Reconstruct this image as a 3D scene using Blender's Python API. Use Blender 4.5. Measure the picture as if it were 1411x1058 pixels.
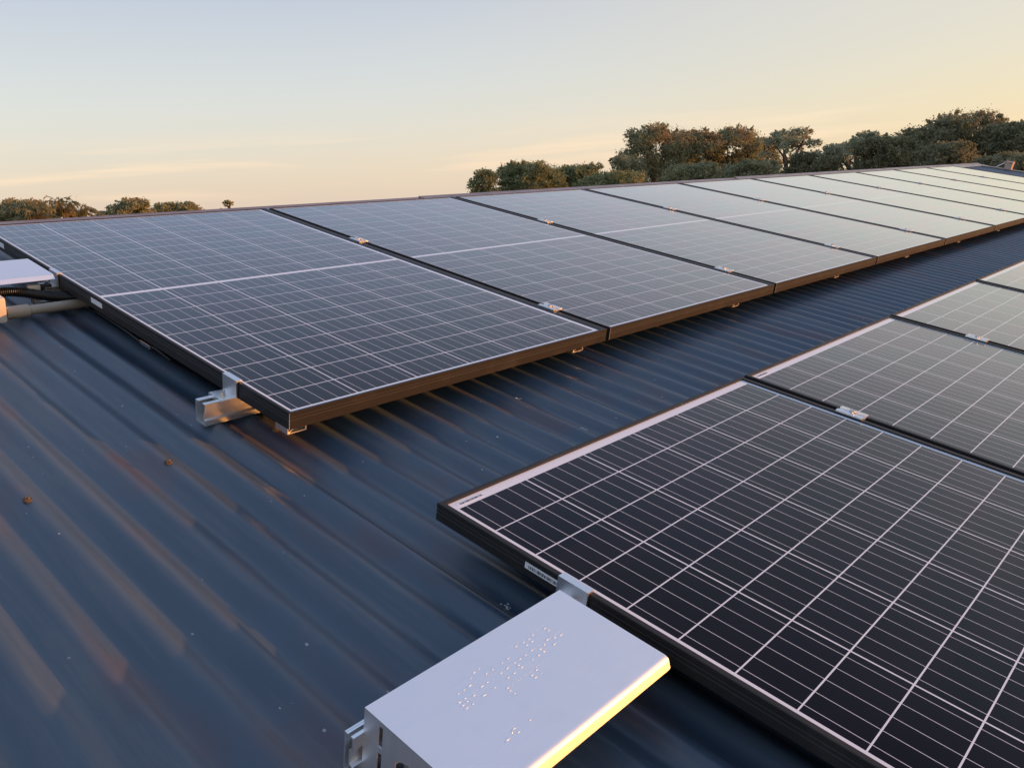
import bpy, bmesh, math, random
import numpy as np
from mathutils import Vector, Matrix, Euler

# ------------------------------------------------------------------ clear
for o in list(bpy.data.objects): bpy.data.objects.remove(o)
sc = bpy.context.scene
COL = sc.collection
rad = math.radians
SLOPE = rad(13.3)                       # pitch of the roof
RX = Matrix.Rotation(SLOPE, 3, 'X')
def W(u, v, z): return RX @ Vector((u, v, z))      # roof coordinates -> world

# ------------------------------------------------------------------ camera
CAMR = ((0.6727704575779245, -0.7321247832540738, 0.10664526785139722),
        (-0.20423287425399544, -0.32231940604431375, -0.9243371319812357),
        (0.7111039617973398, 0.6000862456601717, -0.3663709230870378))
CAMP = (-0.8132919494788946, -1.2182419754831721, 0.6635650135828061)
FPX = 1146.07
cam = bpy.data.cameras.new('camera'); camo = bpy.data.objects.new('camera', cam); COL.objects.link(camo)
cx, cy, cz = [RX @ Vector(r) for r in CAMR]
m = Matrix((cx, -cy, -cz)).transposed().to_4x4()
m.translation = W(*CAMP)
camo.matrix_world = m
cam.sensor_width = 36; cam.lens = 36*FPX/1411
cam.clip_start = 0.02; cam.clip_end = 5000
sc.camera = camo
def ray(px, py):                        # direction (world) through a photo pixel, used to place distant trees
    d = cx*((px-705.5)/FPX) + cy*((py-529)/FPX) + cz
    return d.normalized()

# ------------------------------------------------------------------ sky, sun, exposure
SUN_EL = rad(3.0); SUN_AZ = rad(-48.5)              # azimuth from +X
SUNDIR = Vector((math.cos(SUN_AZ)*math.cos(SUN_EL), math.sin(SUN_AZ)*math.cos(SUN_EL), math.sin(SUN_EL)))
world = bpy.data.worlds.new('World'); sc.world = world; world.use_nodes = True
nt = world.node_tree; nt.nodes.clear()
N = nt.nodes.new; Lk = nt.links.new
SKY_ANTI = (.66, .56, .48); SKY_HOR = (.72, .61, .495); SKY_SUNW = (.72, .58, .38)
SKY_MID = (.60, .605, .615); SKY_MIDW = (.65, .565, .46)
SKY_TOP = (.41, .445, .585); SKY_TOPW = (.63, .575, .545); SKY_ZEN = (.33, .43, .65)
SKY_CLOUD = (.84, .66, .52)
def mth(nt, op, a, b=None, c=None, clamp=False):
    n = nt.nodes.new('ShaderNodeMath'); n.operation = op; n.use_clamp = clamp
    for i, x in enumerate((a, b, c)):
        if x is None: continue
        if isinstance(x, (int, float)): n.inputs[i].default_value = x
        else: nt.links.new(x, n.inputs[i])
    return n.outputs[0]
def mixc(nt, f, a, b, mode='MIX'):
    n = nt.nodes.new('ShaderNodeMix'); n.data_type = 'RGBA'; n.blend_type = mode
    for s, x in ((n.inputs[0], f), (n.inputs[6], a), (n.inputs[7], b)):
        if isinstance(x, (int, float)): s.default_value = x
        elif isinstance(x, (tuple, list)): s.default_value = (*x, 1)
        else: nt.links.new(x, s)
    return n.outputs[2]
def mapr(nt, x, a, b, c, d, smooth=False):
    n = nt.nodes.new('ShaderNodeMapRange'); n.interpolation_type = 'SMOOTHSTEP' if smooth else 'LINEAR'
    nt.links.new(x, n.inputs[0])
    for i, q in enumerate((a, b, c, d)): n.inputs[i+1].default_value = q
    return n.outputs[0]
def noise(nt, vec, scale, detail=4, rough=.55, dist=0):
    n = nt.nodes.new('ShaderNodeTexNoise'); n.inputs['Scale'].default_value = scale
    n.inputs['Detail'].default_value = detail; n.inputs['Roughness'].default_value = rough
    n.inputs['Distortion'].default_value = dist
    if vec is not None: nt.links.new(vec, n.inputs['Vector'])
    return n.outputs[0]
out = N('ShaderNodeOutputWorld'); bg = N('ShaderNodeBackground')
sky = N('ShaderNodeTexSky'); sky.sky_type = 'NISHITA'; sky.sun_disc = False
sky.sun_elevation = SUN_EL; sky.sun_rotation = rad(90) - SUN_AZ
sky.altitude = 0; sky.air_density = 1.0; sky.dust_density = 1.0; sky.ozone_density = 1.5
tc = N('ShaderNodeTexCoord'); sep = N('ShaderNodeSeparateXYZ'); Lk(tc.outputs['Generated'], sep.inputs[0])
zc = sep.outputs[2]
dot = N('ShaderNodeVectorMath'); dot.operation = 'DOT_PRODUCT'; Lk(tc.outputs['Generated'], dot.inputs[0])
dot.inputs[1].default_value = (math.cos(SUN_AZ), math.sin(SUN_AZ), 0)
sd = dot.outputs['Value']               # +1 towards the sunset, -1 away from it
# clear evening air: pale warm band along the horizon, yellower towards the sunset, blue-grey overhead
hor = mixc(nt, mapr(nt, sd, -.55, .15, 0, 1, True), SKY_ANTI, SKY_HOR)
hor = mixc(nt, mapr(nt, sd, .05, .75, 0, 1, True), hor, SKY_SUNW)
mid = mixc(nt, mapr(nt, sd, -.2, .7, 0, 1, True), SKY_MID, SKY_MIDW)
top = mixc(nt, mapr(nt, sd, -.3, .6, 0, 1, True), SKY_TOP, SKY_TOPW)
c1 = mixc(nt, mapr(nt, zc, .0, .15, 0, 1, True), hor, mid)
c2 = mixc(nt, mapr(nt, zc, .10, .30, 0, 1, True), c1, top)
c3 = mixc(nt, mapr(nt, zc, .24, .68, 0, 1, True), c2, SKY_ZEN)
# thin high cloud low over the horizon
mp = N('ShaderNodeMapping'); mp.inputs['Scale'].default_value = (2.2, 2.2, 30); mp.inputs['Location'].default_value = (.3, 1.7, .4)
Lk(tc.outputs['Generated'], mp.inputs[0])
cn = noise(nt, mp.outputs[0], 1.6, 6, .5, .3)
cl = mapr(nt, cn, .46, .66, 0, 1, True)
band = mth(nt, 'MULTIPLY', mapr(nt, zc, .012, .035, 0, 1, True), mapr(nt, zc, .050, .095, 1, 0, True))
cl = mth(nt, 'MULTIPLY', cl, band)
c4 = mixc(nt, mth(nt, 'MULTIPLY', cl, .8), c3, SKY_CLOUD)
hn = noise(nt, tc.outputs['Generated'], 2.3, 3, .5)
c4 = mixc(nt, mapr(nt, hn, .35, .7, 0, .12, True), c4, (1.0, .93, .85), 'MULTIPLY')
nis = mixc(nt, .1, (0, 0, 0), sky.outputs[0])          # the Nishita sky at a strength of 0.1
tot = mixc(nt, 1.0, c4, nis, 'ADD')
Lk(tot, bg.inputs[0]); bg.inputs[1].default_value = 1.0
Lk(bg.outputs[0], out.inputs[0])
sl = bpy.data.lights.new('sun', 'SUN'); sl.energy = 5.0; sl.angle = rad(0.6); sl.color = (1.0, 0.38, 0.085)
slo = bpy.data.objects.new('sun', sl); COL.objects.link(slo)
slo.rotation_euler = (-SUNDIR).to_track_quat('-Z', 'Y').to_euler()
sc.view_settings.view_transform = 'Standard'; sc.view_settings.look = 'None'
sc.view_settings.gamma = 1; sc.view_settings.exposure = 0.0
sc.render.film_transparent = False
# ------------------------------------------------------------------ helpers
def mat(name, base=(.5,.5,.5), rough=.5, metal=0.0, spec=.5):
    m = bpy.data.materials.new(name); m.use_nodes = True
    b = m.node_tree.nodes['Principled BSDF']
    b.inputs['Base Color'].default_value = (*base, 1); b.inputs['Roughness'].default_value = rough
    b.inputs['Metallic'].default_value = metal; b.inputs['Specular IOR Level'].default_value = spec
    return m, m.node_tree, b
def objco(nt): return nt.nodes.new('ShaderNodeTexCoord').outputs['Object']
def bump(nt, b, h, strength, dist):
    n = nt.nodes.new('ShaderNodeBump'); n.inputs['Strength'].default_value = strength; n.inputs['Distance'].default_value = dist
    nt.links.new(h, n.inputs['Height']); nt.links.new(n.outputs[0], b.inputs['Normal'])
def mapping(nt, vec, scale=(1,1,1), loc=(0,0,0)):
    n = nt.nodes.new('ShaderNodeMapping'); n.inputs['Scale'].default_value = scale; n.inputs['Location'].default_value = loc
    nt.links.new(vec, n.inputs[0]); return n.outputs[0]

class MB:
    def __init__(s): s.v = []; s.f = []
    def add(s, vs, fs):
        o = len(s.v); s.v += [tuple(x) for x in vs]; s.f += [tuple(i+o for i in f) for f in fs]; return s
    def box(s, x0, x1, y0, y1, z0, z1):
        return s.add([(x0,y0,z0),(x1,y0,z0),(x1,y1,z0),(x0,y1,z0),(x0,y0,z1),(x1,y0,z1),(x1,y1,z1),(x0,y1,z1)],
              [(0,3,2,1),(4,5,6,7),(0,1,5,4),(1,2,6,5),(2,3,7,6),(3,0,4,7)])
    def bbox(s, x0, x1, y0, y1, z0, z1, r=.002):       # box with small chamfers
        xs=(x0,x1); ys=(y0,y1); zs=(z0,z1)
        bm = bmesh.new(); bmesh.ops.create_cube(bm, size=1)
        for q in bm.verts: q.co = Vector((xs[q.co.x>0], ys[q.co.y>0], zs[q.co.z>0]))
        bmesh.ops.bevel(bm, geom=bm.edges[:], offset=r, segments=2, affect='EDGES', profile=.5)
        bm.verts.index_update()
        s.add([q.co for q in bm.verts], [[q.index for q in f.verts] for f in bm.faces]); bm.free(); return s
    def prism(s, poly, axis, a, b, close=True):         # poly in the other two axes, extruded along axis a..b
        n = len(poly)
        def pt(p, t): return {'x': (t, p[0], p[1]), 'y': (p[0], t, p[1]), 'z': (p[0], p[1], t)}[axis]
        vs = [pt(p, a) for p in poly] + [pt(p, b) for p in poly]
        fs = [(i, (i+1)%n, n+(i+1)%n, n+i) for i in range(n)]
        if close: fs += [tuple(range(n))[::-1], tuple(range(n, 2*n))]
        return s.add(vs, fs)
    def tube(s, pts, rads, n=10, cap=True):
        pts = [Vector(p) for p in pts]; k = len(pts)
        if isinstance(rads, (int, float)): rads = [rads]*k
        vs = []; up = None
        for i, p in enumerate(pts):
            t = (pts[min(i+1,k-1)] - pts[max(i-1,0)]).normalized()
            if up is None: up = Vector((0,0,1)) if abs(t.z) < .9 else Vector((1,0,0))
            a = t.cross(up)
            if a.length < 1e-6: a = t.orthogonal()
            a.normalize(); b = a.cross(t).normalized(); up = b
            for j in range(n):
                th = 2*math.pi*j/n
                vs.append(p + (a*math.cos(th) + b*math.sin(th))*rads[i])
        fs = [(i*n+j, i*n+(j+1)%n, (i+1)*n+(j+1)%n, (i+1)*n+j) for i in range(k-1) for j in range(n)]
        if cap: fs += [tuple(range(n))[::-1], tuple(range((k-1)*n, k*n))]
        return s.add(vs, fs)
    def cyl(s, c, r, z0, z1, n=16): return s.tube([(c[0],c[1],z0),(c[0],c[1],z1)], r, n)
    def build(s, name, m, parent=None, smooth=False, auto=None):
        me = bpy.data.meshes.new(name); me.from_pydata(s.v, [], s.f); me.update()
        bm = bmesh.new(); bm.from_mesh(me); bmesh.ops.recalc_face_normals(bm, faces=bm.faces[:]); bm.to_mesh(me); bm.free()
        o = bpy.data.objects.new(name, me); COL.objects.link(o); me.materials.append(m)
        if smooth:
            me.shade_smooth()
            if auto: me.set_sharp_from_angle(angle=rad(auto))
        if parent: o.parent = parent
        return o
def tag(o, label, cat, group=None):
    o['label'] = label; o['category'] = cat
    if group: o['group'] = group
    return o
def thing(name, label, cat, loc, group=None, rot=None):
    o = bpy.data.objects.new(name, None); COL.objects.link(o); o.empty_display_size = .1
    o.location = loc; o.rotation_euler = rot if rot is not None else (0,0,0)
    return tag(o, label, cat, group)
def rthing(name, label, cat, u, v, z, group=None):      # a thing standing on the roof, in roof axes
    return thing(name, label, cat, W(u,v,z), group, (SLOPE,0,0))
def copy_tree(o, parent=None):
    c = o.copy(); COL.objects.link(c)
    if parent: c.parent = parent
    for ch in list(o.children): copy_tree(ch, c)
    return c

# ------------------------------------------------------------------ materials
ROOFZ = -.0835                                  # crest of the corrugations under the panel plane
def roof_mat(name, base):
    m, t, b = mat(name, base, .36, 0, .6)
    co = objco(t)
    n1 = noise(t, mapping(t, co, (5, 1.1, 5)), 1.6, 5, .6)
    n2 = noise(t, mapping(t, co, (1, 1, 1)), 55, 5, .65)
    n3 = noise(t, mapping(t, co, (3.4, 1.3, 1), (7,3,1)), 2.1, 3, .5)
    c = mixc(t, mapr(t, n1, .35, .7, 0, .5, True), base, tuple(x*1.4+.003 for x in base))
    c = mixc(t, mapr(t, n3, .52, .68, 0, .40, True), c, (.105, .042, .036))       # faint rusty bloom
    vo = t.nodes.new('ShaderNodeTexVoronoi'); vo.inputs['Scale'].default_value = 34; t.links.new(mapping(t, co, (1.25,.8,1)), vo.inputs['Vector'])
    rnd = t.nodes.new('ShaderNodeSeparateColor'); t.links.new(vo.outputs['Color'], rnd.inputs[0])
    siz = mapr(t, rnd.outputs[0], .62, 1.0, 0.0, .080)
    sp = mth(t, 'LESS_THAN', mth(t, 'ADD', vo.outputs['Distance'], mth(t, 'MULTIPLY', mth(t, 'SUBTRACT', n2, .5), .17)), siz)
    c = mixc(t, mth(t, 'MULTIPLY', sp, .6), c, (.42, .42, .42))                      # dried specks of grit
    # fine grit caught along one flank of each corrugation
    sx = t.nodes.new('ShaderNodeSeparateXYZ'); t.links.new(co, sx.inputs[0])
    ph = mth(t, 'FRACT', mth(t, 'DIVIDE', mth(t, 'SUBTRACT', sx.outputs[0], -.040), .0762))
    lane = mapr(t, mth(t, 'ABSOLUTE', mth(t, 'SUBTRACT', ph, .72)), .05, .14, 1, 0, True)
    v2 = t.nodes.new('ShaderNodeTexVoronoi'); v2.inputs['Scale'].default_value = 95; t.links.new(mapping(t, co, (1.4,.8,1)), v2.inputs['Vector'])
    r2 = t.nodes.new('ShaderNodeSeparateColor'); t.links.new(v2.outputs['Color'], r2.inputs[0])
    pt = mapr(t, noise(t, co, 3.0, 3, .6), .48, .62, 0, 1, True)
    g2 = mth(t, 'LESS_THAN', v2.outputs['Distance'], mth(t, 'MULTIPLY', mapr(t, r2.outputs[0], .72, 1.0, 0, .24), mth(t, 'MULTIPLY', lane, pt)))
    c = mixc(t, mth(t, 'MULTIPLY', g2, .75), c, (.46, .45, .43))
    dn = mapr(t, noise(t, mapping(t, co, (9, .55, 9)), 2.4, 6, .7), .44, .72, 0, .32, True)
    c = mixc(t, dn, c, (.16, .15, .14))                                            # washed-down dust
    t.links.new(c, b.inputs['Base Color'])
    t.links.new(mapr(t, n1, .3, .75, .33, .48), b.inputs['Roughness'])
    wob = noise(t, mapping(t, co, (4, 2.2, 4)), 1.0, 3, .5)
    bump(t, b, wob, .22, .0022)
    return m
M_ROOF = roof_mat('deep_blue_sheet_steel', (.037, .060, .089))
def metal(name, base, rough, brushed=None, dirt=.25):
    m, t, b = mat(name, base, rough, 1.0)
    co = objco(t)
    sc_ = brushed or (30, 30, 30)
    n = noise(t, mapping(t, co, sc_), 8, 4, .6)
    n2 = noise(t, co, 22, 5, .6)
    t.links.new(mapr(t, n, .3, .7, rough-.06, rough+.07), b.inputs['Roughness'])
    t.links.new(mixc(t, mapr(t, n2, .5, .8, 0, dirt, True), base, tuple(x*.72 for x in base)), b.inputs['Base Color'])
    return m
M_ALU = metal('mill_aluminium', (.86, .86, .86), .44, (2, 60, 60))
M_CLAMP = metal('anodised_clamp_aluminium', (.80, .79, .78), .38)
M_COVER = metal('brushed_steel_cover', (.86, .86, .88), .51, (3, 90, 3), .12)
M_STEEL = metal('stainless_bolt', (.62, .60, .58), .28)
def frame_mat():
    m, t, b = mat('black_anodised_frame', (.014, .014, .014), .5, 0, .22)
    co = objco(t)
    n = noise(t, mapping(t, co, (3, 3, 60)), 6, 5, .65); n2 = noise(t, co, 9, 5, .6)
    t.links.new(mixc(t, mapr(t, n2, .5, .75, 0, .55, True), (.022,.021,.021), (.052,.045,.040)), b.inputs['Base Color'])
    t.links.new(mapr(t, n, .3, .7, .42, .58), b.inputs['Roughness'])
    return m
M_FRAME = frame_mat()
def cell_mat(name, mu, cu, mv, cv, Wd, Ln, lip, cen):
    # half-cut cells: six columns, two blocks of ten rows, five busbars down each column
    m, t, b = mat(name, (.01,.011,.016), .13, 0, .5)
    co = objco(t); s = t.nodes.new('ShaderNodeSeparateXYZ'); t.links.new(co, s.inputs[0])
    X, Y = s.outputs[0], s.outputs[1]
    x = mth(t, 'DIVIDE', mth(t, 'SUBTRACT', X, mu), cu)
    y0 = mth(t, 'MINIMUM', Y, mth(t, 'SUBTRACT', Ln, Y))
    y = mth(t, 'DIVIDE', mth(t, 'SUBTRACT', y0, mv), cv)
    def dist_line(q, cell):             # metres to the nearest cell boundary
        return mth(t, 'MULTIPLY', mth(t, 'ABSOLUTE', mth(t, 'SUBTRACT', q, mth(t, 'ROUND', q))), cell)
    gu = mth(t, 'LESS_THAN', dist_line(x, cu), .0014)
    gv = mth(t, 'LESS_THAN', dist_line(y, cv), .0011)
    o1 = mth(t, 'LESS_THAN', x, 0.0); o2 = mth(t, 'GREATER_THAN', x, 6.0)
    o3 = mth(t, 'LESS_THAN', y, 0.0); o4 = mth(t, 'GREATER_THAN', y, 10.0)
    white = gu
    for q in (gv, o1, o2, o3, o4): white = mth(t, 'MAXIMUM', white, q)
    fb = mth(t, 'FRACT', mth(t, 'MULTIPLY', x, 5.0))
    bb = mth(t, 'LESS_THAN', mth(t, 'MULTIPLY', mth(t, 'ABSOLUTE', mth(t, 'SUBTRACT', fb, .5)), cu/5), .00050)
    # each cell its own slightly different blue-black
    wn = t.nodes.new('ShaderNodeTexWhiteNoise'); wn.noise_dimensions = '3D'
    cmb = t.nodes.new('ShaderNodeCombineXYZ')
    oi = t.nodes.new('ShaderNodeObjectInfo')
    t.links.new(mth(t, 'FLOOR', x), cmb.inputs[0]); t.links.new(mth(t, 'FLOOR', mth(t, 'DIVIDE', mth(t, 'SUBTRACT', Y, mv), cv)), cmb.inputs[1])
    t.links.new(oi.outputs['Random'], cmb.inputs[2]); t.links.new(cmb.outputs[0], wn.inputs['Vector'])
    cell = mixc(t, wn.outputs['Value'], (.0060,.0046,.0072), (.0082,.0062,.0092))
    c = mixc(t, bb, cell, (.62,.62,.64))
    c = mixc(t, white, c, (.72,.74,.79))
    dn = noise(t, mapping(t, co, (1,1,1), (3,1,0)), 3.2, 7, .62)
    dust = mapr(t, dn, .42, .8, .001, .014, True)
    c = mixc(t, dust, c, (.30,.28,.27))
    # textured, lightly soiled solar glass: dark when looked into, a broad sheen at a grazing angle
    df = t.nodes.new('ShaderNodeBsdfDiffuse'); t.links.new(c, df.inputs[0])
    gl = t.nodes.new('ShaderNodeBsdfGlossy'); gl.distribution = 'MULTI_GGX'; t.links.new(mixc(t, wn.outputs['Value'], (.93,.99,1.0), (.99,.97,1.0)), gl.inputs[0])
    t.links.new(mapr(t, dn, .3, .75, .065, .12), gl.inputs['Roughness'])
    lw = t.nodes.new('ShaderNodeLayerWeight'); lw.inputs[0].default_value = .5
    fc = t.nodes.new('ShaderNodeFloatCurve'); cu_ = fc.mapping.curves[0]
    P_ = [(0,.007),(.36,.011),(.58,.085),(.66,.165),(.72,.27),(.83,.57),(.90,.86),(.95,.97),(1,1)]
    cu_.points[0].location = P_[0]; cu_.points[1].location = P_[-1]
    for q in P_[1:-1]: cu_.points.new(*q)
    fc.mapping.update()
    t.links.new(lw.outputs['Facing'], fc.inputs['Value'])
    mx = t.nodes.new('ShaderNodeMixShader'); t.links.new(fc.outputs[0], mx.inputs[0])
    t.links.new(df.outputs[0], mx.inputs[1]); t.links.new(gl.outputs[0], mx.inputs[2])
    t.links.new(mx.outputs[0], t.nodes['Material Output'].inputs[0]); t.nodes.remove(b)
    return m
W1, L1, P1 = 1.0030, 1.6785, 1.01935
W2, L2, P2 = .9935, 1.684, 1.01234
M_CELL1 = cell_mat('half_cut_cells_under_glass', .0128, .1585, .0145, .0818, W1, L1, .0085, .0125)
M_CELL2 = cell_mat('half_cut_cells_under_glass_wide_margin', .0178, .1590, .0290, .0803, W2, L2, .0095, .012)
def plain(name, base, rough=.5, var=.25, sc_=20, spec=.5):
    m, t, b = mat(name, base, rough, 0, spec); co = objco(t)
    n = noise(t, co, sc_, 5, .6)
    t.links.new(mixc(t, mapr(t, n, .3, .75, 0, 1, True), tuple(x*(1+var*.4) for x in base), tuple(x*(1-var) for x in base)), b.inputs['Base Color'])
    t.links.new(mapr(t, n, .3, .7, max(.05, rough-.08), min(1, rough+.08)), b.inputs['Roughness'])
    return m
M_LABEL = plain('white_sticker', (.74,.75,.77), .45, .08)
M_INK = plain('black_ink', (.03,.03,.035), .6, .1)
M_PVC = plain('grey_pvc_conduit', (.36,.31,.25), .42, .12)
M_HOSE = plain('black_corrugated_hose', (.012,.012,.012), .36, .2)
M_ISO = plain('white_plastic_enclosure', (.58,.56,.52), .45, .1)
M_BLACK = plain('black_plastic', (.014,.014,.015), .45, .2)
M_RUST = plain('rusty_screw', (.12,.085,.06), .8, .65, 260)
M_WASHER = plain('dirty_rubber_washer', (.10,.075,.05), .8, .5, 200)
M_DROP = plain('dried_bird_dropping', (.44,.45,.46), .85, .6, 160)
M_WALL = plain('rendered_wall', (.42,.38,.33), .9, .15)
M_TRIM = plain('ridge_cap_steel', (.17,.155,.175), .34, .2, 6)
M_PIER = plain('weathered_timber', (.52,.38,.31), .8, .25, 30)
def bark():
    m, t, b = mat('bark', (.10,.075,.055), .9); co = objco(t)
    n = noise(t, mapping(t, co, (6,6,1)), 3, 5, .6)
    t.links.new(mixc(t, n, (.055,.042,.032), (.20,.155,.12)), b.inputs['Base Color']); return m
M_BARK = bark()
def leaf(name, a, bcol, ccol, amt=.5):
    m, t, b = mat(name, a, .65, 0, .25); co = objco(t)
    n = noise(t, co, .55, 3, .55); n2 = noise(t, co, 3.2, 2, .5)
    c = mixc(t, mapr(t, n2, .35, .68, 0, 1, True), a, bcol)
    c = mixc(t, mapr(t, n, .50, .68, 0, amt, True), c, ccol)
    t.links.new(c, b.inputs['Base Color'])
    tr = t.nodes.new('ShaderNodeBsdfTranslucent'); t.links.new(c, tr.inputs[0])
    mx = t.nodes.new('ShaderNodeMixShader'); mx.inputs[0].default_value = .42
    o = t.nodes['Material Output']
    t.links.new(b.outputs[0], mx.inputs[1]); t.links.new(tr.outputs[0], mx.inputs[2]); t.links.new(mx.outputs[0], o.inputs[0])
    return m
M_GUM = leaf('gum_leaves', (0.249,0.262,0.146), (0.411,0.393,0.229), (.400,.235,.130), .6)
M_PALE = leaf('pale_gum_leaves', (0.285,0.314,0.200), (0.472,0.484,0.321), (0.423,0.340,0.200), .4)
M_WILLOW = leaf('feathery_leaves', (0.212,0.239,0.120), (0.361,0.366,0.189), (0.496,0.432,0.189), .7)
M_DARK = leaf('dark_dense_leaves', (0.200,0.207,0.121), (0.341,0.317,0.185), (0.387,0.285,0.161), .6)
M_OLIVE = leaf('far_olive_leaves', (0.285,0.300,0.166), (0.461,0.432,0.240), (0.546,0.379,0.200), .6)
M_PALM = leaf('palm_fronds', (.20,.20,.10), (.36,.29,.15), (.42,.30,.15), .5)
def grass():
    m, t, b = mat('dry_grass_ground', (.08,.075,.04), .95); co = objco(t)
    n = noise(t, co, .12, 6, .6); n2 = noise(t, co, 2.5, 4, .6)
    c = mixc(t, n, (.055,.060,.028), (.13,.105,.06)); c = mixc(t, mapr(t, n2, .3, .7, 0, .5), c, (.05,.045,.03))
    t.links.new(c, b.inputs['Base Color']); return m
M_GRASS = grass()

# ------------------------------------------------------------------ ground
GZ = -4.1
GX0, GX1, GY0, GY1 = -1500., 1500., -1500., 1500.
g = MB(); NG = 44
q3 = lambda t: math.copysign(abs(2*t-1)**2.4, 2*t-1)*1500
gv = [(q3(i/NG), q3(j/NG), GZ + .10*math.sin(i*.9)*math.cos(j*.7)) for i in range(NG+1) for j in range(NG+1)]
g.add(gv, [(i*(NG+1)+j, (i+1)*(NG+1)+j, (i+1)*(NG+1)+j+1, i*(NG+1)+j+1) for i in range(NG) for j in range(NG)])
gr = g.build('ground', M_GRASS); gr['kind'] = 'structure'

# ------------------------------------------------------------------ the building with its corrugated roof
U0, U1 = -4.6, 12.35; V0, VR = -4.8, 2.05
PITCH = .0762; AMP = .0068; PH = -.040
bld = rthing('metal_roofed_building', 'long low building under a dark blue corrugated steel roof that carries the solar panels', 'building', 0, 0, ROOFZ)
def sheet_mesh(ua, ub, lift, v0=V0, v1=VR):
    n = max(2, int(round((ub-ua)/PITCH*14))); mb = MB()
    nv = 12
    for j in range(nv+1):
        v = v0 + (v1-v0)*j/nv
        for i in range(n+1):
            u = ua + (ub-ua)*i/n
            mb.v.append((u, v, -AMP + AMP*math.cos(2*math.pi*(u-PH)/PITCH) + lift))
    for j in range(nv):
        for i in range(n):
            a = j*(n+1)+i; mb.f.append((a, a+1, a+n+2, a+n+1))
    return mb
k = 0; u = U0
while u < U1-.1:
    ue = min(u + 10*PITCH, U1)
    mb = sheet_mesh(u - .0, min(ue + PITCH*1.35, U1), 0.0)
    # the covering edge rides a millimetre and a half over the sheet it laps
    n_ = len(mb.v); 
    mb.v = [(a, b, c + .0007*max(0, 1-abs(a-u)/(PITCH*1.5)) ) for a, b, c in mb.v]
    mb.build('roof_sheet', M_ROOF, bld, True)
    u = ue; k += 1
# far slope beyond the ridge (falls away behind)
ang = -2*SLOPE
fs = MB(); 
for j in range(4):
    q = j*1.6
    for i in range(int((U1-U0)/PITCH*6)+1):
        uu = U0 + i*PITCH/6
        h = -AMP + AMP*math.cos(2*math.pi*(uu-PH)/PITCH)
        fs.v.append((uu, VR+.004 + q*math.cos(ang) - h*math.sin(ang), q*math.sin(ang) + h*math.cos(ang)))
nn = int((U1-U0)/PITCH*6)+1
for j in range(3):
    for i in range(nn-1): fs.f.append((j*nn+i, j*nn+i+1, (j+1)*nn+i+1, (j+1)*nn+i))
fs.build('roof_sheet', M_ROOF, bld, True)
# ridge cap: two wings and a rolled top, in overlapping lengths
def cap_poly(w, t, lift):
    c1, s1 = 1.0, 0.0; top = []
    L_ = [(-w, .003), (-w, .006), (-.030, .006+.012*(1+lift/.03)), (-.018, .0315+lift), (0, .0365+lift), (.018*math.cos(ang), .030+lift+.018*math.sin(ang))]
    Rr = [(w*math.cos(ang), .010 + w*math.sin(ang)), (w*math.cos(ang), .004 + w*math.sin(ang))]
    low = [(0, .002)]
    return [(VR + y, z) for y, z in L_ + Rr + low]
uu = U0
ib = 0
while uu < U1+.3:
    ue = min(uu+3.4, U1+.38)
    MB().prism(cap_poly(.14, 0, [-.030,-.029,-.024,-.017,-.015,-.015,-.015][ib]), 'x', uu-.06, ue).build('ridge_cap', M_TRIM, bld); uu = ue; ib += 1
# barge along the gable, gutter and walls
MB().box(U1-.02, U1+.10, V0, VR-.15, -.10, .018).build('barge_board', M_TRIM, bld)
MB().box(U0-.06, U0-.002, V0, VR, -.16, .012).build('barge_board', M_TRIM, bld)
gp = [(V0-.13,-.03),(V0-.13,-.13),(V0-.005,-.13),(V0-.005,-.03),(V0-.012,-.03),(V0-.012,-.12),(V0-.122,-.12),(V0-.122,-.03)]
MB().prism(gp, 'x', U0-.05, U1+.05).build('gutter', M_TRIM, bld)
inv = RX.inverted(); 
def wl(x0, x1, y0, y1, top0, top1):    # a wall in world axes brought into the building's axes
    off = W(0,0,ROOFZ); mb = MB()
    vs = [(x0,y0,GZ-.3),(x1,y0,GZ-.3),(x1,y1,GZ-.3),(x0,y1,GZ-.3),(x0,y0,top0),(x1,y0,top0),(x1,y1,top1),(x0,y1,top1)]
    mb.add([inv @ (Vector(p)-off) for p in vs], [(0,3,2,1),(4,5,6,7),(0,1,5,4),(1,2,6,5),(2,3,7,6),(3,0,4,7)])
    return mb.build('wall', M_WALL, bld)
eY, eZ = W(0, V0+.4, ROOFZ-.10)[1:]; rY, rZ = W(0, VR, ROOFZ-.10)[1:]
bY = rY + (rY-eY)
bY2 = rY + 4.0; bZ2 = rZ - 4.0*math.tan(SLOPE)
wl(U0+.3, U1-.3, eY-.1, eY, eZ, eZ)
for xa in (U0+.2, U1-.3):
    wl(xa, xa+.1, eY+.002, rY, eZ, rZ-.01); wl(xa, xa+.1, rY+.002, bY2, rZ-.01, bZ2)
wl(U0+.3, U1-.3, bY2+.002, bY2+.1, bZ2-.02, bZ2-.02)
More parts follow.
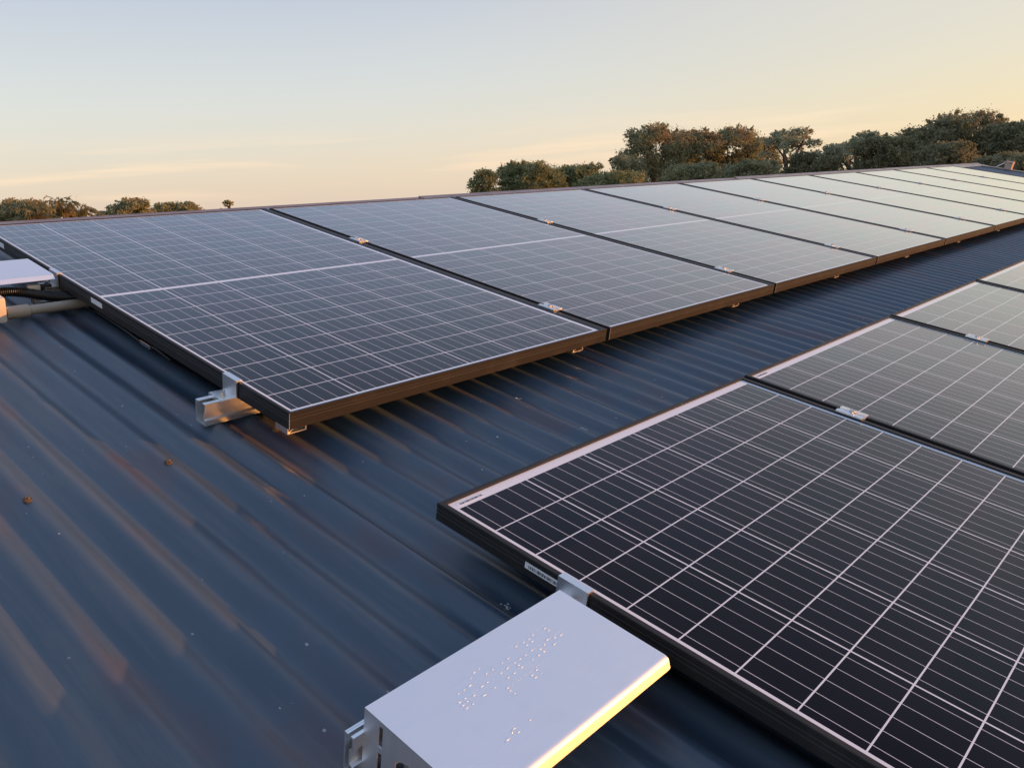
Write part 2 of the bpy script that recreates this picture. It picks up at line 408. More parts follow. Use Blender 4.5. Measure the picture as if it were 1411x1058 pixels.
# roof screws, one every third crest along two batten lines
def screw_mesh(rust):
    mb = MB(); mb.cyl((0,0), .0072, -.001, .0018, 14); mb.tube([(0,0,.0018),(0,0,.0062)], [.0046,.0042], 6); return mb
sm = screw_mesh(0); first = None; random.seed(4)
for vb in (.095, -.86, 1.05, -1.82):
    i0 = round((-.414-PH)/PITCH)
    for kk in range(-8, 50):
        uu = PH + (i0+3*kk)*PITCH
        if uu > (6.5 if vb == .095 else 1.2) or uu < -1.6: continue
        if vb == 1.05 and uu > .1 or vb < -.5 and uu > 0: continue
        if first is None:
            s_ = sm.build('roof_screw', M_RUST, bld); first = s_
        else:
            s_ = first.copy(); COL.objects.link(s_); s_.parent = bld
        s_.location = (uu + random.uniform(-.004,.004), vb + random.uniform(-.006,.006), .0005)
        s_.rotation_euler = (random.uniform(-.1,.1), random.uniform(-.1,.1), random.uniform(0,6))

# ------------------------------------------------------------------ solar panels
def frame_mesh(Wd, Ln, h, lip, lips):
    prof = [(0,-.001),(0,-.0085),(.0016,-.0087),(.0016,-.0089),(0,-.0108),(0,-.0150),(.0016,-.0152),(.0016,-.0154),(0,-.0174),
            (0,-h),(.024,-h),(.024,-h+.002),(.002,-h+.002),(.002,-.0072),(lip,-.0072),(lip,-.0006),(lip-.0006,0),(.001,0)]
    mb = MB(); n = len(prof); lL, lB, lR, lT = lips
    def ring(fn):
        o = len(mb.v); mb.v.extend(fn(d, z) for d, z in prof); return o
    def rr(d, q): return q+(d-lip) if abs(d-lip) < .001 else d
    rs = [ring(lambda d, z: (rr(d,lL), rr(d,lB), z)), ring(lambda d, z: (Wd-rr(d,lR), rr(d,lB), z)),
          ring(lambda d, z: (Wd-rr(d,lR), Ln-rr(d,lT), z)), ring(lambda d, z: (rr(d,lL), Ln-rr(d,lT), z))]
    for q in range(4):
        a, b = rs[q], rs[(q+1)%4]
        for i in range(n): mb.f.append((a+i, a+(i+1)%n, b+(i+1)%n, b+i))
    return mb
def make_panel(Wd, Ln, h, lip, lips, rec, cm, label, group):
    r = thing('solar_panel', label, 'solar panel', (0,0,0), group, (SLOPE,0,0))
    frame_mesh(Wd, Ln, h, lip, lips).build('frame', M_FRAME, r)
    MB().box(-.0004, .0007, -.0004, .0007, -h+.0005, -.0012).build('corner_joint_glint', M_CLAMP, r)  # pale metal strip added as the bright glint along the frame's corner edge
    MB().box(.004, Wd-.004, .004, Ln-.004, -.0062, -rec).build('glass', cm, r)
    j = MB().bbox(Wd/2-.05, Wd/2+.05, Ln/2-.045, Ln/2+.045, -.022, -.0054, .003).build('junction_box', M_BLACK, r)
    return r
def sticker(r, name, x0, x1, y0, y1, z0, z1, axis, bars=None, mirror=False):
    st = MB().box(x0, x1, y0, y1, z0, z1).build(name, M_LABEL, r)
    if bars:
        b = MB(); rs = random.Random(7)
        y = bars[0]
        while y < bars[1]:
            w = rs.choice((.0006,.0009,.0014))
            if axis == 'y': b.box(x0-.0003, x0-.00005, y, y+w, bars[2], bars[3])
            else: b.box(y, y+w, bars[2], bars[3], z1+.00005, z1+.0002)
            y += w + rs.choice((.0007,.0010,.0016))
        b.build('barcode', M_INK, st)
    return st
ordn = ['first','second','third','fourth','fifth','sixth','seventh','eighth','ninth','tenth']
LAB1 = ['large near-left upper-row solar panel above the protruding aluminium rail end',
        'second upper-row solar panel from the left, dark grey cells with one pale centre line',
        'third upper-row solar panel from the left, its cells turning blue-grey with sky',
        'fourth upper-row solar panel from the left, pale glare washing out its grid',
        'fifth upper-row solar panel from the left, whitish with sky glare',
        'sixth upper-row solar panel from the left, white with glare below the thin pale gum trees',
        'seventh upper-row solar panel from the left, a blank pale sheet of glare',
        'eighth upper-row solar panel from the left, third from the far right end',
        'ninth upper-row solar panel from the left, next to last before the gable',
        'farthest upper-row solar panel, at the right end beside the gable and small post']
G1 = 'solar panels of the upper row below the ridge'
pan1 = []
for i in range(10):
    if i == 0: r = make_panel(W1, L1, .035, .0085, (.0070,.0055,.0250,.0070), .0022, M_CELL1, LAB1[0], G1)
    else: r = copy_tree(pan1[0]); r['label'] = LAB1[i]
    r.location = W(i*P1, 0, 0); pan1.append(r)
sticker(pan1[0], 'rating_sticker', -.0006, -.0001, .803, .866, -.0215, -.0085, 'y')
sticker(pan1[0], 'rating_sticker', -.0006, -.0001, 1.462, 1.52, -.0230, -.0085, 'y')
LAB2 = ['nearest solar panel at lower right, black cells, beside the large metal cover',
        'second lower-row solar panel from the metal cover, its grey cells catching sky glare',
        'third lower-row solar panel from the metal cover, pale and cut by the right edge',
        'fourth lower-row solar panel, small pale corner at the right edge of the view']
U2, V2, Z2 = -.0074, -.4144, .0053
pan2 = []
for i in range(4):
    if i == 0: r = make_panel(W2, L2, .030, .0095, (.0095,.0095,.0125,.0095), .0038, M_CELL2, LAB2[0], 'solar panels of the lower row near the viewer')
    else: r = copy_tree(pan2[0]); r['label'] = LAB2[i]
    r.location = W(U2 + i*P2, V2-L2, Z2); pan2.append(r)
sticker(pan2[0], 'serial_sticker', -.0006, -.0001, L2-.252, L2-.187, -.0185, -.0085, 'y', (L2-.249, L2-.193, -.0162, -.0112))
for i in (0, 1):
    sticker(pan2[i], 'serial_sticker', .024, .080, L2-.0245, L2-.0165, -.0039, -.0035, 'x', (.030, .078, L2-.0228, L2-.0183))

# ------------------------------------------------------------------ rails, feet, clamps
def rail_poly(v, ztop, h, w=.036):
    z0 = ztop-h; a, b = v-w/2, v+w/2; t = .0022
    # open slot on top, open groove in the down-slope face, hollow behind
    return [(a,ztop),(a+.012,ztop),(a+.012,ztop-t),(a+t,ztop-t),(a+t,ztop-.011),(a+.011,ztop-.011),(a+.011,z0+.012),(a+.001,z0+.012),
            (a,z0+.010),(a,z0),(b,z0),(b,ztop),(b-.012,ztop),(b-.012,ztop-t),(b-t,ztop-t),(b-t,z0+t),(a+t+.001,z0+t),(a+t+.001,z0+.0085),(a+.0135,z0+.0085),
            (a+.0135,ztop-.0135),(a+t,ztop-.0135)][:]
def rail_mesh(h, w, ln, lp=.010):
    # C-section: back wall, floor, upper lip with slot, a groove pressed into the front wall
    mb = MB(); t = .0022; a, b = -w/2, w/2
    mb.box(0, ln, b-t, b, 0, h)                                # back wall
    mb.box(0, ln, a, b-t-.0001, 0, t)                          # floor
    mb.box(0, ln, b-lp-.001, b-t-.0001, h-t, h-.0002)             # back lip
    mb.prism([(a,t+.0001),(a,.011),(a+.005,.013),(a+.005,h-.020),(a,h-.018),(a,h),(a+lp,h),(a+lp,h-t),(a+t,h-t),(a+t,h-.0185),
              (a+.005+t,h-.0205),(a+.005+t,.0125),(a+t,.0105),(a+t,t+.0001)], 'x', 0, ln)
    return mb
def rail(u0, u1, v, ztop, h, label, w=.036, lp=.010):
    r = rthing('mounting_rail', label, 'rail', u0, v, ztop-h, 'aluminium rails under the panels')
    rail_mesh(h, w, u1-u0, lp).build('channel', M_ALU, r)
    return r
rail(-.068, 10.25, .205, -.0353, .047, 'long aluminium rail whose cut end sticks out under the end clamp of the upper row')
rail(-.060, 10.25, 1.09, -.0353, .047, 'aluminium rail of the upper row running under the pale cover at left')
rail(-.376, 4.08, -.6795, Z2-.0303, .052, 'aluminium rail of the lower row poking out behind the large metal cover', .0150, .0045)
FT = 'small aluminium brackets under the front edge of the upper row'
FL = ['sunlit aluminium bracket under the near-left corner of the upper row', 'small aluminium bracket beneath the seam of the first two upper-row panels',
      'small bright bracket below the second upper-row panel, beside its right end', 'tiny bright bracket under the third upper-row panel front edge',
      'tiny bright bracket under the fourth upper-row panel front edge', 'tiny bright bracket under the fifth upper-row panel front edge',
      'tiny bright bracket under the sixth upper-row panel front edge', 'farthest tiny bracket under the upper row, near the right edge of view']
ft0 = None
for i in range(8):
    uu = .036 + .8845*i
    if ft0 is None:
        ft0 = rthing('aluminium_bracket', FL[0], 'bracket', uu, 0, -.0598, FT)
        b = MB(); w, h, t, l = .0215, .0242, .0022, .042
        b.box(-w, w, 0, l, h-t, h); b.box(-w, w, .0008, l, 0, t)
        b.box(-w, -w+t, .0004, l, t+.0001, h-t-.0001); b.box(w-t, w, .0004, l, t+.0001, h-t-.0001)
        b.add([(-w+t,.003,t+.0002),(-w+t+.004,.003,t+.0002),(w-t,.003,h-t-.0002),(w-t-.004,.003,h-t-.0002),(-w+t,l,t+.0002),(-w+t+.004,l,t+.0002),(w-t,l,h-t-.0002),(w-t-.004,l,h-t-.0002)],
              [(0,1,2,3),(4,7,6,5),(0,4,5,1),(1,5,6,2),(2,6,7,3),(3,7,4,0)])
        b.build('channel', M_CLAMP, ft0)
        f_ = ft0
    else:
        f_ = copy_tree(ft0); f_['label'] = FL[i]
    f_.location = W(uu, .027, -.0598)
def bolt(mb, x, y, z):
    mb.cyl((x,y), .0075, z, z+.0016, 18)
    mb.tube([(x,y,z+.0016),(x,y,z+.0085)], .0062, 18, False)
    mb.tube([(x,y,z+.0085),(x,y,z+.0086),(x,y,z+.004)], [.0062,.0034,.0033], 6)
def make_mid(label, group):
    r = thing('mid_clamp', label, 'clamp', (0,0,0), group, (SLOPE,0,0))
    ln = .030; b = MB()
    # cross-section (u, z): wings on both frames, a trough down into the gap
    poly = [(-.019,.0006),(-.019,.0040),(-.0075,.0048),(-.0065,.0005),(.0065,.0005),(.0075,.0048),(.019,.0040),(.019,.0006),(.0095,.0006),(.0090,-.016),(.0065,-.016),(.0060,-.0025),(-.0060,-.0025),(-.0065,-.016),(-.0090,-.016),(-.0095,.0006)]
    b.prism(poly, 'y', -ln, ln); b.build('plate', M_CLAMP, r)
    c = MB(); bolt(c, 0, 0, .0004); c.build('bolt', M_STEEL, r, True, 40)
    return r
mid0 = None
def mid(u, v, z, label, group, sc_=1):
    global mid0
    if mid0 is None: mid0 = make_mid(label, group); r = mid0
    else: r = copy_tree(mid0); r['label'] = label; r['group'] = group
    r.location = W(u, v, z)
G3 = 'mid clamps along the upper row seams'
nth = ['first', 'second', 'third', 'fourth', 'fifth', 'sixth', 'seventh', 'eighth', 'ninth']
for i in range(1, 10):
    for v, side in ((1.100, 'ridge-side'), (.212, 'front-side')):
        mid(i*P1-(P1-W1)/2, v, 0, '%s silver clamp on the %s dark seam of the upper row, counted from the left' % (side, nth[i-1]), G3)
mid(U2+P2-(P2-W2)/2, -.683, Z2, 'silver clamp on the seam between the two nearest lower-row panels', 'mid clamps along the lower row seams')
mid(U2+2*P2-(P2-W2)/2, -.683, Z2, 'silver clamp on the second lower-row seam, near the right edge', 'mid clamps along the lower row seams')
mid(U2+3*P2-(P2-W2)/2, -.683, Z2, 'silver clamp on the third lower-row seam, outermost at the right', 'mid clamps along the lower row seams')
def make_end(label, u, v, z, drop):
    r = rthing('end_clamp', label, 'clamp', u, v, z-drop, 'end clamps at the left ends of the rows')
    hh = drop; b = MB(); ln = .026; t = .0035
    poly = [(.009, hh+.0005),(.009, hh+.0036),(-t-.001, hh+.0036),(-t-.001, t),(-.036, t),(-.036, -.004),(-.032,-.004),(-.032,0),(-.0012, 0),(-.0012, hh+.0005)]
    b.prism(poly, 'y', -ln, ln).build('bracket', M_CLAMP, r)
    c = MB(); bolt(c, -.020, .002, t+.0001); c.cyl((-.020,.002), .0042, -.020, t, 10); c.build('bolt', M_STEEL, r, True, 40)
    return r
make_end('bare end clamp gripping the near-left upper panel above the cut rail end', 0, .205, 0, .0352)
make_end('end clamp at the pale cover on the left edge of the upper row', 0, 1.09, 0, .0352)
make_end('end clamp tucked against the large metal cover on the lower row', U2, -.690, Z2, .0302)

# ------------------------------------------------------------------ isolator covers
def make_cover(label, u_right, v_front, v_back, length, ztop, down, bend=66, flat=.0095):
    r = rthing('isolator_cover', label, 'metal cover', u_right-length/2, (v_front+v_back)/2, ztop-down, 'folded metal covers over the isolators')
    hl = length/2; hf = (v_back-v_front)/2; z = down; t = .0016
    # folded top with a rolled front lip: section in (v, z)
    R_ = .009; outer = [(hf, z-t), (hf, z)]
    cxx, czz = -hf+R_, z-R_
    for k in range(13):
        a = rad(90 + bend*k/12); outer.append((cxx+R_*math.cos(a), czz+R_*math.sin(a)))
    a = rad(90+bend); d = (-math.sin(a)*-1, 0)
    lastx, lastz = outer[-1]; outer.append((lastx+flat*math.cos(a+math.pi/2), lastz+flat*math.sin(a+math.pi/2)))
    inner = []
    lx, lz = outer[-1]
    inner.append((lx - t*math.cos(a), lz - t*math.sin(a)))
    for k in range(12, -1, -1):
        a2 = rad(90 + bend*k/12); inner.append((cxx+(R_-t)*math.cos(a2), czz+(R_-t)*math.sin(a2)))
    MB().prism(outer+inner, 'x', -hl, hl).build('top', M_COVER, r, True, 35)
    # end flange folded down at the far end, slotted and cut out for the cables
    y0, y1 = -hf+.020, hf; zt = z-t-.0002; x0, x1 = -hl, -hl+t
    fl = MB()
    s0, s1, s2 = hf-.031, hf-.024, hf-.050      # slot column (v) and inner edge of the upright
    def pan(a, b, c, d): fl.box(x0, x1, a, b, c, d)
    pan(s1, y1, .004, zt)
    pan(s2, s0, .004, zt)
    for c, d in ((zt-.005, zt), (zt-.041, zt-.033), (.004, zt-.070)): pan(s0+.0001, s1-.0001, c, d)
    pan(y0, s2-.0001, zt-.024, zt)
    for k in range(8):
        a = k/8; q = .018*(1-math.sqrt(max(0, 1-(1-a)**2)))
        fl.box(x0, x1, s2-.0001-.018*(a+.125), s2-.0001-.018*a, zt-.0241-q-.0012, zt-.0241)
    fl.build('end_flange', M_COVER, r)
    return r
cv = make_cover('large folded metal cover at bottom centre with stamped lettering and sun-bright rounded lip', -.0355, -.8610, -.6860, .3265, .0085, .088)
# lettering stamped up through the sheet
MARKS = [(-0.1153, -0.7252, -0.1096, -0.7245), (-0.1144, -0.7308, -0.1096, -0.7307), (-0.1207, -0.7184, -0.1224, -0.7209), (-0.109, -0.718, -0.1096, -0.7206), (-0.1369, -0.7239, -0.132, -0.7235), (-0.1341, -0.73, -0.1345, -0.7319), (-0.1304, -0.7187, -0.1313, -0.721), (-0.1456, -0.7256, -0.1412, -0.7255), (-0.1466, -0.7309, -0.1407, -0.7311), (-0.1556, -0.7254, -0.151, -0.7255), (-0.1566, -0.7318, -0.1513, -0.7314), (-0.1481, -0.7194, -0.1487, -0.7215), (-0.1581, -0.7196, -0.1587, -0.7217), (-0.1678, -0.7246, -0.1632, -0.7244), (-0.1649, -0.7306, -0.166, -0.7332), (-0.138, -0.7193, -0.1385, -0.7211), (-0.169, -0.7199, -0.1699, -0.7221), (-0.1106, -0.7466, -0.1036, -0.7463), (-0.1196, -0.7446, -0.1137, -0.7444), (-0.1297, -0.7524, -0.1233, -0.7519), (-0.1128, -0.7394, -0.1134, -0.7419), (-0.1098, -0.7392, -0.1103, -0.7415), (-0.1034, -0.7394, -0.104, -0.7415), (-0.1163, -0.7508, -0.1168, -0.7526), (-0.1308, -0.7409, -0.1228, -0.7409), (-0.1201, -0.7394, -0.1207, -0.7419), (-0.1328, -0.7399, -0.1334, -0.7419), (-0.1394, -0.7451, -0.1344, -0.7445), (-0.1493, -0.7472, -0.1436, -0.7467), (-0.1492, -0.7527, -0.1438, -0.7526), (-0.1587, -0.7529, -0.1537, -0.7525), (-0.143, -0.7403, -0.1436, -0.742), (-0.1404, -0.7402, -0.141, -0.7419), (-0.159, -0.7419, -0.153, -0.7413), (-0.15, -0.7402, -0.1509, -0.7424), (-0.1707, -0.7427, -0.1659, -0.7418), (-0.1692, -0.7531, -0.1656, -0.7526), (-0.1806, -0.7428, -0.1761, -0.7424), (-0.19, -0.7432, -0.1857, -0.7427), (-0.1895, -0.7483, -0.1856, -0.7489), (-0.1897, -0.7539, -0.1853, -0.7533), (-0.1903, -0.751, -0.1913, -0.7529), (-0.2033, -0.7544, -0.1981, -0.7542), (-0.2142, -0.7554, -0.21, -0.7544), (-0.2035, -0.7439, -0.1978, -0.7431), (-0.1913, -0.7331, -0.1862, -0.7325), (-0.2013, -0.7335, -0.198, -0.7329), (-0.1803, -0.7677, -0.1748, -0.7676), (-0.1687, -0.7621, -0.1696, -0.7645), (-0.1732, -0.7624, -0.1737, -0.7645), (-0.1809, -0.7627, -0.1813, -0.7648), (-0.1847, -0.763, -0.1851, -0.7649), (-0.191, -0.7706, -0.1849, -0.7695), (-0.1906, -0.7753, -0.1852, -0.7751), (-0.192, -0.7631, -0.1921, -0.7649), (-0.1955, -0.7634, -0.1957, -0.7653), (-0.2023, -0.7636, -0.2028, -0.7658), (-0.2058, -0.7639, -0.2062, -0.7659), (-0.1624, -0.7619, -0.1631, -0.7645), (-0.1769, -0.7739, -0.1776, -0.7757), (-0.2583, -0.7355, -0.2513, -0.7355), (-0.2654, -0.7363, -0.2627, -0.7357), (-0.2744, -0.7364, -0.2714, -0.736), (-0.2839, -0.7463, -0.2786, -0.7463), (-0.284, -0.752, -0.2787, -0.7521), (-0.2844, -0.7576, -0.2784, -0.7576), (-0.274, -0.7458, -0.2705, -0.7464), (-0.2749, -0.7509, -0.2723, -0.751), (-0.2732, -0.7577, -0.2697, -0.7571), (-0.2644, -0.7493, -0.2594, -0.7492), (-0.2585, -0.7452, -0.2589, -0.7467), (-0.262, -0.7561, -0.2622, -0.7574), (-0.2567, -0.7564, -0.2497, -0.7566), (-0.248, -0.7453, -0.2419, -0.7449), (-0.2528, -0.7446, -0.2531, -0.7459), (-0.2375, -0.7448, -0.2338, -0.7446), (-0.2258, -0.7432, -0.2265, -0.7457), (-0.2371, -0.7562, -0.2335, -0.7558), (-0.2285, -0.7348, -0.2248, -0.7338), (-0.2181, -0.7344, -0.2146, -0.7337), (-0.2149, -0.7443, -0.2105, -0.7439), (-0.2036, -0.744, -0.2004, -0.7436), (-0.2142, -0.7551, -0.21, -0.7547), (-0.2036, -0.7545, -0.1989, -0.7543), (-0.2273, -0.766, -0.2221, -0.7656), (-0.2278, -0.7705, -0.2239, -0.7704), (-0.2263, -0.7768, -0.2234, -0.7766), (-0.2156, -0.7641, -0.2162, -0.7661), (-0.2386, -0.7237, -0.2341, -0.7238), (-0.2464, -0.7277, -0.2441, -0.7276), (-0.2455, -0.734, -0.2457, -0.7358), (-0.2285, -0.7229, -0.2261, -0.7229), (-0.2846, -0.8174, -0.2762, -0.817), (-0.2664, -0.8111, -0.2612, -0.8111), (-0.2663, -0.8177, -0.261, -0.8173), (-0.267, -0.8116, -0.2706, -0.8145), (-0.2434, -0.8143, -0.2404, -0.8143)]
c_u, c_v = -.0355-.3265/2, (-.8610-.6860)/2
def letters(marks):
  lt = MB()
  for (a, b, c, d) in marks:
    p, q = Vector((a-c_u, b-c_v, .0879)), Vector((c-c_u, d-c_v, .0879))
    dv = (q-p); 
    if dv.length < 1e-5: continue
    hz = abs(dv.x) > abs(dv.y)
    w = .0009 if hz else .0004; nrm = Vector((-dv.y, dv.x, 0)).normalized()
    vs = []; n = 7
    for e in (p, q):
        for k in range(n):
            th = math.pi*k/(n-1); vs.append(e + nrm*w*math.cos(th) + Vector((0,0,1))*w*.5*math.sin(th))
    lt.add(vs, [(k, k+1, n+k+1, n+k) for k in range(n-1)] + [tuple(range(n)), tuple(range(n, 2*n))[::-1]])
  lt.build('stamped_lettering', M_COVER, cv, True)
letters(MARKS[:-5]); letters(MARKS[-5:])
make_cover('smaller-looking pale metal cover at the left edge beside the upper row', -.0125, 1.062, 1.240, .3275, .002, .072, 42, .013)
def make_iso(label, u, v, z0, lx, ly, lz):
    r = rthing('isolator_switch', label, 'electrical box', u, v, z0, 'isolator boxes under the covers')
    MB().bbox(-lx/2, lx/2, -ly/2, ly/2, 0, lz, .006).build('enclosure', M_ISO, r, True, 40)
    k = MB(); k.cyl((0, 0), .022, lz, lz+.006, 20); k.build('switch_knob', M_BLACK, r, True, 40)
    return r
make_iso('white plastic isolator box catching orange sun under the pale left cover', -.262, 1.035, -.078, .20, .150, .064)
make_iso('white plastic isolator box tucked inside the open end of the large metal cover', -.272, -.765, -.078, .12, .095, .060)
# conduit with its coupling, black hose, plug
pv = rthing('pvc_conduit', 'beige plastic conduit running from the isolator box under the upper row', 'conduit', -.15, 1.0, -.066)
MB().tube([(0,0,0),(.10,.002,0),(.30,.004,.0),(.7,.006,0)], .0125, 20).build('pipe', M_PVC, pv, True, 40)
MB().tube([(-.004,0,0),(.048,.001,0),(.050,.001,0)], [.0165,.0165,.0140], 20).build('coupling', M_PVC, pv, True, 40)
hs = rthing('corrugated_hose', 'black corrugated hose curving from under the left cover below the panel', 'hose', -.16, 1.085, -.03)
pts = [(0,.005,-.010),(.04,.002,-.008),(.075,-.012,-.011),(.105,-.03,-.016),(.14,-.05,-.021),(.18,-.058,-.024),(.25,-.055,-.025),(.4,-.03,-.026)]
fine = []
for i in range(len(pts)-1):
    p0, p1, p2, p3 = [Vector(pts[max(0, min(len(pts)-1, j))]) for j in (i-1, i, i+1, i+2)]
    ns = max(6, int((p2-p1).length/.00115))
    for k in range(ns):
        t_ = k/ns; fine.append(.5*((2*p1)+(-p0+p2)*t_+(2*p0-5*p1+4*p2-p3)*t_*t_+(-p0+3*p1-3*p2+p3)*t_**3))
MB().tube(fine, [.0135 if (i//2) % 2 else .0112 for i in range(len(fine))], 16).build('ribbed_tube', M_HOSE, hs, True)
pl = rthing('cable_connector', 'small grey cable connector between hose and cover at left', 'connector', -.045, 1.075, -.032)
MB().bbox(-.03, 0, -.008, .008, -.008, .008, .003).build('plug', M_ISO, pl, True, 40)
MB().bbox(.0005, .028, -.0065, .0065, -.0065, .0065, .002).build('socket', M_BLACK, pl, True, 40)
cbs = rthing('dark_cable', 'thin dark cable clipped low along the left side of the upper panel', 'cable', 0.02, .62, -.058)
MB().tube([(0,-.12,-.004),(.0,-.05,.002),(-.002,.02,-.003),(0,.1,.0),(.01,.3,-.006)], .0035, 8).build('sheath', M_BLACK, cbs, True)
MB().bbox(-.006,.002,-.03,.02,-.006,.004,.001).build('cable_clip', M_STEEL, cbs)

# ------------------------------------------------------------------ bird droppings on the steel
def roof_h(u): return ROOFZ - AMP + AMP*math.cos(2*math.pi*(u-PH)/PITCH)
def dropping(u, v, r, label, seed):
    rs = random.Random(seed); o = rthing('bird_dropping', label, 'bird dropping', u, v, roof_h(u), 'bird droppings on the blue roof')
    b = MB()
    for k in range(9):
        a = rs.uniform(0, 6.28); d = r*abs(rs.gauss(0,.6)); x, y = d*math.cos(a)*.8, d*math.sin(a)*1.2; q = r*rs.uniform(.14,.36)
        n = 9; zz = roof_h(u+x)-roof_h(u)
        ring = []
        for j in range(n):
            t_ = 2*math.pi*j/n; e = q*rs.uniform(.7,1.25)
            xx = x+e*math.cos(t_); ring.append((xx, y+e*math.sin(t_)*1.1, roof_h(u+xx)-roof_h(u)+.0006))
        b.add(ring+[(x, y, zz+.0022)], [(j, (j+1)%n, n) for j in range(n)])
    b.build('splat', M_DROP, o, True)
dropping(.600, -.044, .008, 'small white dropping on blue steel nearest the upper panels', 1)
dropping(.600, -.250, .011, 'streaky white dropping on blue steel between the two panel rows', 2)
dropping(-.007, -.579, .008, 'faint grey dropping beside the near panel above the metal cover', 3)

# ------------------------------------------------------------------ post and stay at the far end
ps = rthing('gable_post', 'small square brown post with a slanting stay at the far right end of the roof', 'post', 12.40, 1.58, ROOFZ)
MB().bbox(-.045, .045, -.045, .045, -.10, .095, .006).build('post', M_PIER, ps)
MB().bbox(-.050, .050, -.050, .050, .0952, .120, .004).build('post_cap', M_PIER, ps)
MB().tube([(-.02,.047,.10),(-.03,.17,.0)], .008, 8).build('stay', M_CLAMP, ps, True)

# ------------------------------------------------------------------ trees
def leaf_cloud(rs, blobs, dens, size, droop=0.0, flat=1.0):
    # many small leaf clumps scattered through the volume of the crown's lobes
    vs = []; n_ = 0
    for (c, r) in blobs:
        c = np.array(c); r = np.array(r if hasattr(r, '__len__') else (r, r, r*.85))
        n = int(dens*(r[0]*r[1]*r[2])**(2/3)/ (size*size))
        d = rs.normal(size=(n,3)); d /= np.linalg.norm(d, axis=1)[:,None]
        rr = rs.uniform(.15, 1.0, n)**.6 * (1 + .24*rs.normal(size=n))
        p = c + d*rr[:,None]*r
        a = rs.normal(size=(n,3)); a[:,2] = a[:,2]*(1-droop) - droop*1.6; a /= np.linalg.norm(a, axis=1)[:,None]
        b = np.cross(a, rs.normal(size=(n,3))); b /= np.linalg.norm(b, axis=1)[:,None]
        s = size*rs.uniform(.55, 1.35, n)[:,None]
        vs.append(np.stack([p - a*s, p + b*s*.45, p + a*s, p - b*s*.45], 1).reshape(-1,3))
    return np.concatenate(vs)
def quads_obj(name, v, m, parent):
    me = bpy.data.meshes.new(name); n = len(v)//4
    me.vertices.add(len(v)); me.vertices.foreach_set('co', v.astype(np.float32).ravel())
    me.loops.add(len(v)); me.loops.foreach_set('vertex_index', np.arange(len(v), dtype=np.int32))
    me.polygons.add(n); me.polygons.foreach_set('loop_start', np.arange(0, len(v), 4, dtype=np.int32))
    me.materials.append(m); me.update(); me.validate()
    o = bpy.data.objects.new(name, me); COL.objects.link(o); o.parent = parent; return o
CAMW = W(*CAMP)
def place(px, D):
    d = ray(px, 330); h = Vector((d.x, d.y, 0)).normalized(); return CAMW + h*D
def zat(px, py, D):
    d = ray(px, py); return CAMW.z + d.z/math.hypot(d.x, d.y)*D
